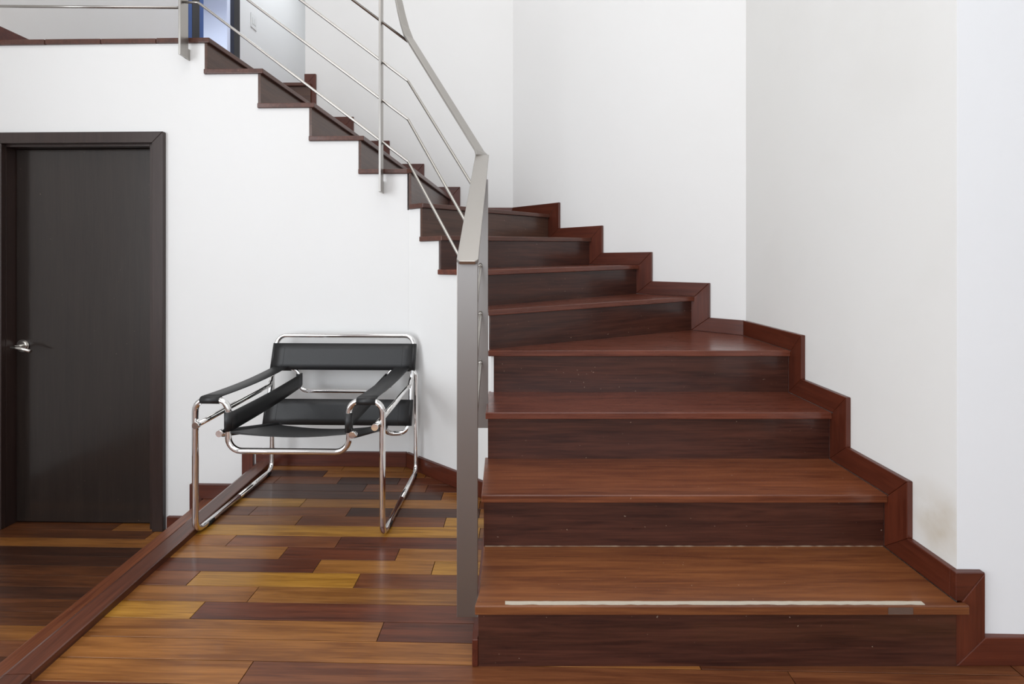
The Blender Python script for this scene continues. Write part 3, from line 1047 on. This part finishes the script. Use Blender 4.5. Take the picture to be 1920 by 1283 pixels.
def sweep_bar(name, pts, wd, widths, th, parent, mat):
    """flat bar along pts; wd[i] is the horizontal width direction at each point"""
    V, F = [], []
    n = len(pts)
    for i in range(n):
        t = (pts[min(i + 1, n - 1)] - pts[max(i - 1, 0)]).normalized()
        w_ = wd[i]
        nr = t.cross(w_).normalized()
        if nr.z < 0:
            nr = -nr
        h = w_ * widths[i] / 2
        p = pts[i]
        V += [p - h - nr * th / 2, p + h - nr * th / 2, p + h + nr * th / 2, p - h + nr * th / 2]
    for i in range(n - 1):
        for k in range(4):
            j = (k + 1) % 4
            F.append([4 * i + k, 4 * i + j, 4 * i + 4 + j, 4 * i + 4 + k])
    F += [[3, 2, 1, 0], [4 * n - 4, 4 * n - 3, 4 * n - 2, 4 * n - 1]]
    o = put(name, data_mesh(name, [(V, F)], False), mat, Matrix(), parent, 0.0015)
    return o


Yr = 2.677
XR = Vector((1, 0, 0))
wdg = Vector((-DIAG.y, DIAG.x, 0)).normalized()      # across the slanted run
if wdg.x < 0:
    wdg = -wdg
wdw = Vector((0, 1, 0))
A, B = Vector((-.127, 1.392, 1.127)), Vector((-.138, 2.27, 1.621))
C = Vector((-.560, 2.655, 2.345))
# lower run: chamfered free end
t = (B - A).normalized()
sweep_bar('handrail', [A, A + t * 0.012, B - t * 0.002], [XR, XR, XR], [0.046, 0.062, 0.062], 0.011, rail, M_STEEL)
mid = (XR + wdg).normalized()
tdir = (C - B).normalized()
upper = [B, B + tdir * 0.03, C - tdir * 0.05, C, Vector((-.583, 2.668, 2.41)), Vector((-.603, Yr, 2.485)), Vector((-.620, Yr, 2.565)), Vector((-.66, Yr, 2.64)),
         Vector((-.72, Yr, 2.69)), Vector((-1.80, Yr + .012, 3.40)), Vector((-3.3, Yr + .05, 3.42))]
ww = [mid, wdg, wdg, wdg, (wdg + wdw * .2).normalized(), (wdg + wdw * .4).normalized(), (wdg + wdw * .6).normalized(), (wdg + wdw).normalized(), wdw, wdw, wdw]
sweep_bar('handrail', upper, ww, [0.062] + [0.06] * 10, 0.011, rail, M_STEEL)


def post(x0, x1, ya, yb, z0, z1):
    return box('post', x0, x1, ya, yb, z0, z1, M_POST if yb < 2.1 else M_STEEL, rail, 0.0015)


post(-.1600, -.0990, 1.420, 1.432, 0.100, 1.138)
post(-.1600, -.0985, 2.020, 2.032, 0.445, 1.470)
p3 = post(-.7180, -.7060, 2.640, 2.695, 1.507, 2.655)
box('bracket', -.7165, -.7110, 2.680, wall1(-.71), 1.508, 1.575, M_STEEL, p3)
p4 = post(-1.8070, -1.7950, 2.656, 2.722, 2.254, 3.39)
box('bracket', -1.8065, -1.8010, 2.700, wall1(-1.79), 2.254, 2.315, M_STEEL, p4)
RR = 0.0072


def pz(px, py, d=Yr):
    return Vector(((px - CX) / FPX * d, d, CAMZ + (HOR - py) * d / FPX))


bend_y = 2.32
low_rods = {4: (.719, .395, .9375), 3: (.920, .595, 1.1625), 2: (1.117, .792, 1.400)}
for k, (yc, yp) in {4: (303, 263), 3: (224, 183.6), 2: (152, 110), 1: (78, 33.5)}.items():
    corner = pz(765, yc)
    top = pz(372, 5 - (4 - k) * 74.5)
    endp = Vector((-1.800, Yr, top.z + 0.004))
    pts = [endp, top, corner]
    rr = [0, 0.03, 0.02]
    if k in low_rods:
        zp, z1_, zb_ = low_rods[k]
        pts += [Vector((-.132, bend_y, zb_)), Vector((-.130, 2.02, zp)), Vector((-.130, 1.432, z1_))]
        rr += [0.02, 0.01, 0]
    tube('rod', pts, RR, M_ROD, rail, None, rr, 10)
for k in range(4):
    z = 2.517 + k * 0.213
    tube('rod', [(-1.806, Yr, z), (-3.35, Yr + 0.02, z + 0.022)], RR, M_ROD, rail, None, 0, 10)
# small weld caps where the rods meet the second post
for zp, _, _ in low_rods.values():
    tube('rod_cap', [(-.130, 2.008, zp - 0.008), (-.130, 2.0195, zp)], 0.0085, M_ROD, rail, None, 0, 12)

# ---------------------------------------------------------------- chrome and leather armchair
CH_ANG = -math.radians(1.6)
CHM = Matrix.Translation((-0.915, 2.008, 0.0)) @ Matrix.Rotation(CH_ANG, 4, 'Z')
chair = bpy.data.objects.new('armchair', None)
chair.matrix_basis = CHM
COL.objects.link(chair)
tag(chair, 'tubular chrome armchair with black leather straps on the raised floor', 'armchair')
r = 0.0122
HWD = 0.388                                   # half width of the side frames
IW = 0.250                                    # half distance of the inner uprights
YB = 0.612                                    # rear uprights
ZA = 0.562                                    # arm height
zr_ = r + 0.004


def ct(name, pts, rad, mat, fr=0.0, seg=16):
    return tube(name, pts, rad, mat, chair, CHM, fr, seg)


loop = []
for s in (-1, 1):
    pass
# one bent tube for each end plus the runners joining them
fpts = [(-HWD, YB / 2, zr_), (-HWD, 0, zr_), (-HWD, 0, ZA), (-IW, 0, ZA), (-IW, 0, 0.354), (IW, 0, 0.354), (IW, 0, ZA), (HWD, 0, ZA), (HWD, 0, zr_), (HWD, YB / 2, zr_)]
ct('front_frame', fpts, r, M_CHROME, [0, .045, .045, .045, .055, .055, .045, .045, .045, 0])
bpts = [(-HWD, YB / 2, zr_), (-HWD, YB, zr_), (-HWD, YB, ZA), (-IW + .01, YB, ZA), (-IW + .01, YB, 0.440), (IW - .01, YB, 0.440), (IW - .01, YB, ZA), (HWD, YB, ZA), (HWD, YB, zr_), (HWD, YB / 2, zr_)]
ct('rear_frame', bpts, r, M_CHROME, [0, .045, .045, .045, .045, .045, .045, .045, .045, 0])
# seat and back frame
SX, UX = 0.272, 0.372
seatF, seatB = Vector((0, -0.022, 0.432)), Vector((0, 0.490, 0.298))
upB, upT = Vector((0, 0.505, 0.258)), Vector((0, 0.652, 0.732))
upT.y = 0.640
sp = [(-SX, seatF.y, seatF.z), (-SX, seatB.y - .06, seatB.z + .012), (-SX, seatB.y, upB.z), (-UX, upB.y, upB.z), (-UX, upT.y, upT.z), (UX, upT.y, upT.z), (UX, upB.y, upB.z), (SX, seatB.y, upB.z), (SX, seatB.y - .06, seatB.z + .012),
      (SX, seatF.y, seatF.z)]
ct('back_frame', sp, r, M_CHROME, [0, .04, .035, .05, .05, .05, .05, .035, .04, 0])
for s in (-1, 1):
    bx_ = 0.366
    ct('brace', [(s * bx_, -0.028, 0.466), (s * bx_, 0.545, 0.486), (s * UX, 0.588, 0.53)], r * 0.92, M_CHROME, 0.03)
    for (x, y, z, dz) in ((s * bx_, -0.028, 0.466, -.001), (s * SX, seatF.y, seatF.z, .003)):
        ct('end_cap', [(x, y - 0.006, z), (x, y + 0.012, z + dz * 0.3)], r * 1.12, M_CHROME)
    # floor glides
    for yy in (0.09, YB - 0.05):
        ct('glide', [(s * HWD, yy - 0.018, zr_ - 0.0025), (s * HWD, yy + 0.018, zr_ - 0.0025)], r * 1.12, M_RUBBER)


def sheet(fn, nu, nv, th):
    """thin sheet: fn(u, v) -> (point, normal)"""
    V, F = [], []
    for side in (0.5, -0.5):
        for i in range(nu + 1):
            for j in range(nv + 1):
                p, nn = fn(i / nu, j / nv)
                V.append(Vector(p) + Vector(nn) * th * side)
    o = (nu + 1) * (nv + 1)
    idx = lambda i, j: i * (nv + 1) + j
    for i in range(nu):
        for j in range(nv):
            a, b, c, d = idx(i, j), idx(i + 1, j), idx(i + 1, j + 1), idx(i, j + 1)
            F.append([a, b, c, d]); F.append([o + d, o + c, o + b, o + a])
    for i in range(nu):
        F.append([idx(i, 0), o + idx(i, 0), o + idx(i + 1, 0), idx(i + 1, 0)])
        F.append([idx(i, nv), idx(i + 1, nv), o + idx(i + 1, nv), o + idx(i, nv)])
    for j in range(nv):
        F.append([idx(0, j), idx(0, j + 1), o + idx(0, j + 1), o + idx(0, j)])
        F.append([idx(nu, j), o + idx(nu, j), o + idx(nu, j + 1), idx(nu, j + 1)])
    return V, F


rl = r + 0.0035
# back straps on the leaning uprights
bd0, bd1 = upB, upT
bt = (upT - upB).normalized()
bn = Vector((0, -bt.z, bt.y)).normalized()      # towards the sitter
if bn.y > 0:
    bn = -bn


def back_strap(z0, z1, sag):
    def at(z):
        k = (z - upB.z) / (upT.z - upB.z)
        return upB.lerp(upT, k)

    def fn(u, v):
        z = z0 + (z1 - z0) * v
        p = at(z) + bn * (rl - 0.002)
        x = -UX + 2 * UX * u
        p = p - bn * (sag * math.sin(math.pi * u))
        return (x, p.y, p.z), bn
    parts = [sheet(fn, 16, 4, 0.004)]
    for s in (-1, 1):
        a, b = at(z0), at(z1)
        parts.append(tube_data([Vector((s * UX, a.y, a.z)), Vector((s * UX, b.y, b.z))], rl, 16))
    return data_mesh('strap', parts)


M_THREAD = simple('thread', lin(58, 58, 58), 0.7)
for nm, z0, z1, sg in (('upper_back_strap', 0.556, 0.690, 0.004), ('lower_back_strap', 0.290, 0.414, 0.006)):
    st = put(nm, back_strap(z0, z1, sg), M_LEATHER, CHM, chair)
    for sx in (-1, 1):
        xs_ = sx * (UX - 0.055)
        dip = sg * math.sin(math.pi * (xs_ + UX) / (2 * UX))
        q = []
        for z in (z0 + 0.004, z1 - 0.004):
            p = upB.lerp(upT, (z - upB.z) / (upT.z - upB.z)) + bn * (rl - dip)
            q.append((xs_, p.y, p.z))
        tube('seam', q, 0.0009, M_THREAD, st, CHM, 0, 6)

# arm straps and side straps
for s in (-1, 1):
    xa, xb = s * 0.362 if s > 0 else s * 0.362, s * 0.284
    x_lo, x_hi = min(xa, xb), max(xa, xb)

    def arm(u, v):
        x = x_lo + (x_hi - x_lo) * v
        y = YB * u
        return (x, y, ZA + rl - 0.002 - 0.010 * math.sin(math.pi * u)), (0, 0, 1)
    parts = [sheet(arm, 14, 2, 0.004)]
    for y in (0, YB):
        parts.append(tube_data([Vector((x_lo, y, ZA)), Vector((x_hi, y, ZA))], rl, 16))
    put('arm_strap', data_mesh('arm_strap', parts), M_LEATHER, CHM, chair)

    def side(u, v):
        z = (0.436 + 0.078 * v) * (1 - u) + (0.462 + 0.072 * v) * u
        x = s * (IW * (1 - u) + (IW - 0.01) * u) - s * (rl - 0.002) * (1 if s else 1)
        return (x, YB * u, z - 0.006 * math.sin(math.pi * u)), (1, 0, 0)
    parts = [sheet(side, 14, 3, 0.004), tube_data([Vector((s * IW, 0, 0.436)), Vector((s * IW, 0, 0.514))], rl, 16),
             tube_data([Vector((s * (IW - .01), YB, 0.462)), Vector((s * (IW - .01), YB, 0.532))], rl, 16)]
    put('side_strap', data_mesh('side_strap', parts), M_LEATHER, CHM, chair)


def seat(u, v):
    p = seatF.lerp(seatB, 0.03 + 0.86 * v)
    x = -SX + 2 * SX * u
    g = math.sin(math.pi * u) ** 0.8
    return (x, p.y + (0.012 * g if v < 0.01 else 0), p.z - 0.022 * g + 0.006), (0, 0.3, 0.95)


parts = [sheet(seat, 18, 12, 0.004)]
for s in (-1, 1):
    a, b = seatF.lerp(seatB, 0.05), seatF.lerp(seatB, 0.89)
    parts.append(tube_data([Vector((s * SX, a.y, a.z)), Vector((s * SX, b.y, b.z))], rl, 16))
put('seat_sling', data_mesh('seat_sling', parts), M_LEATHER, CHM, chair)
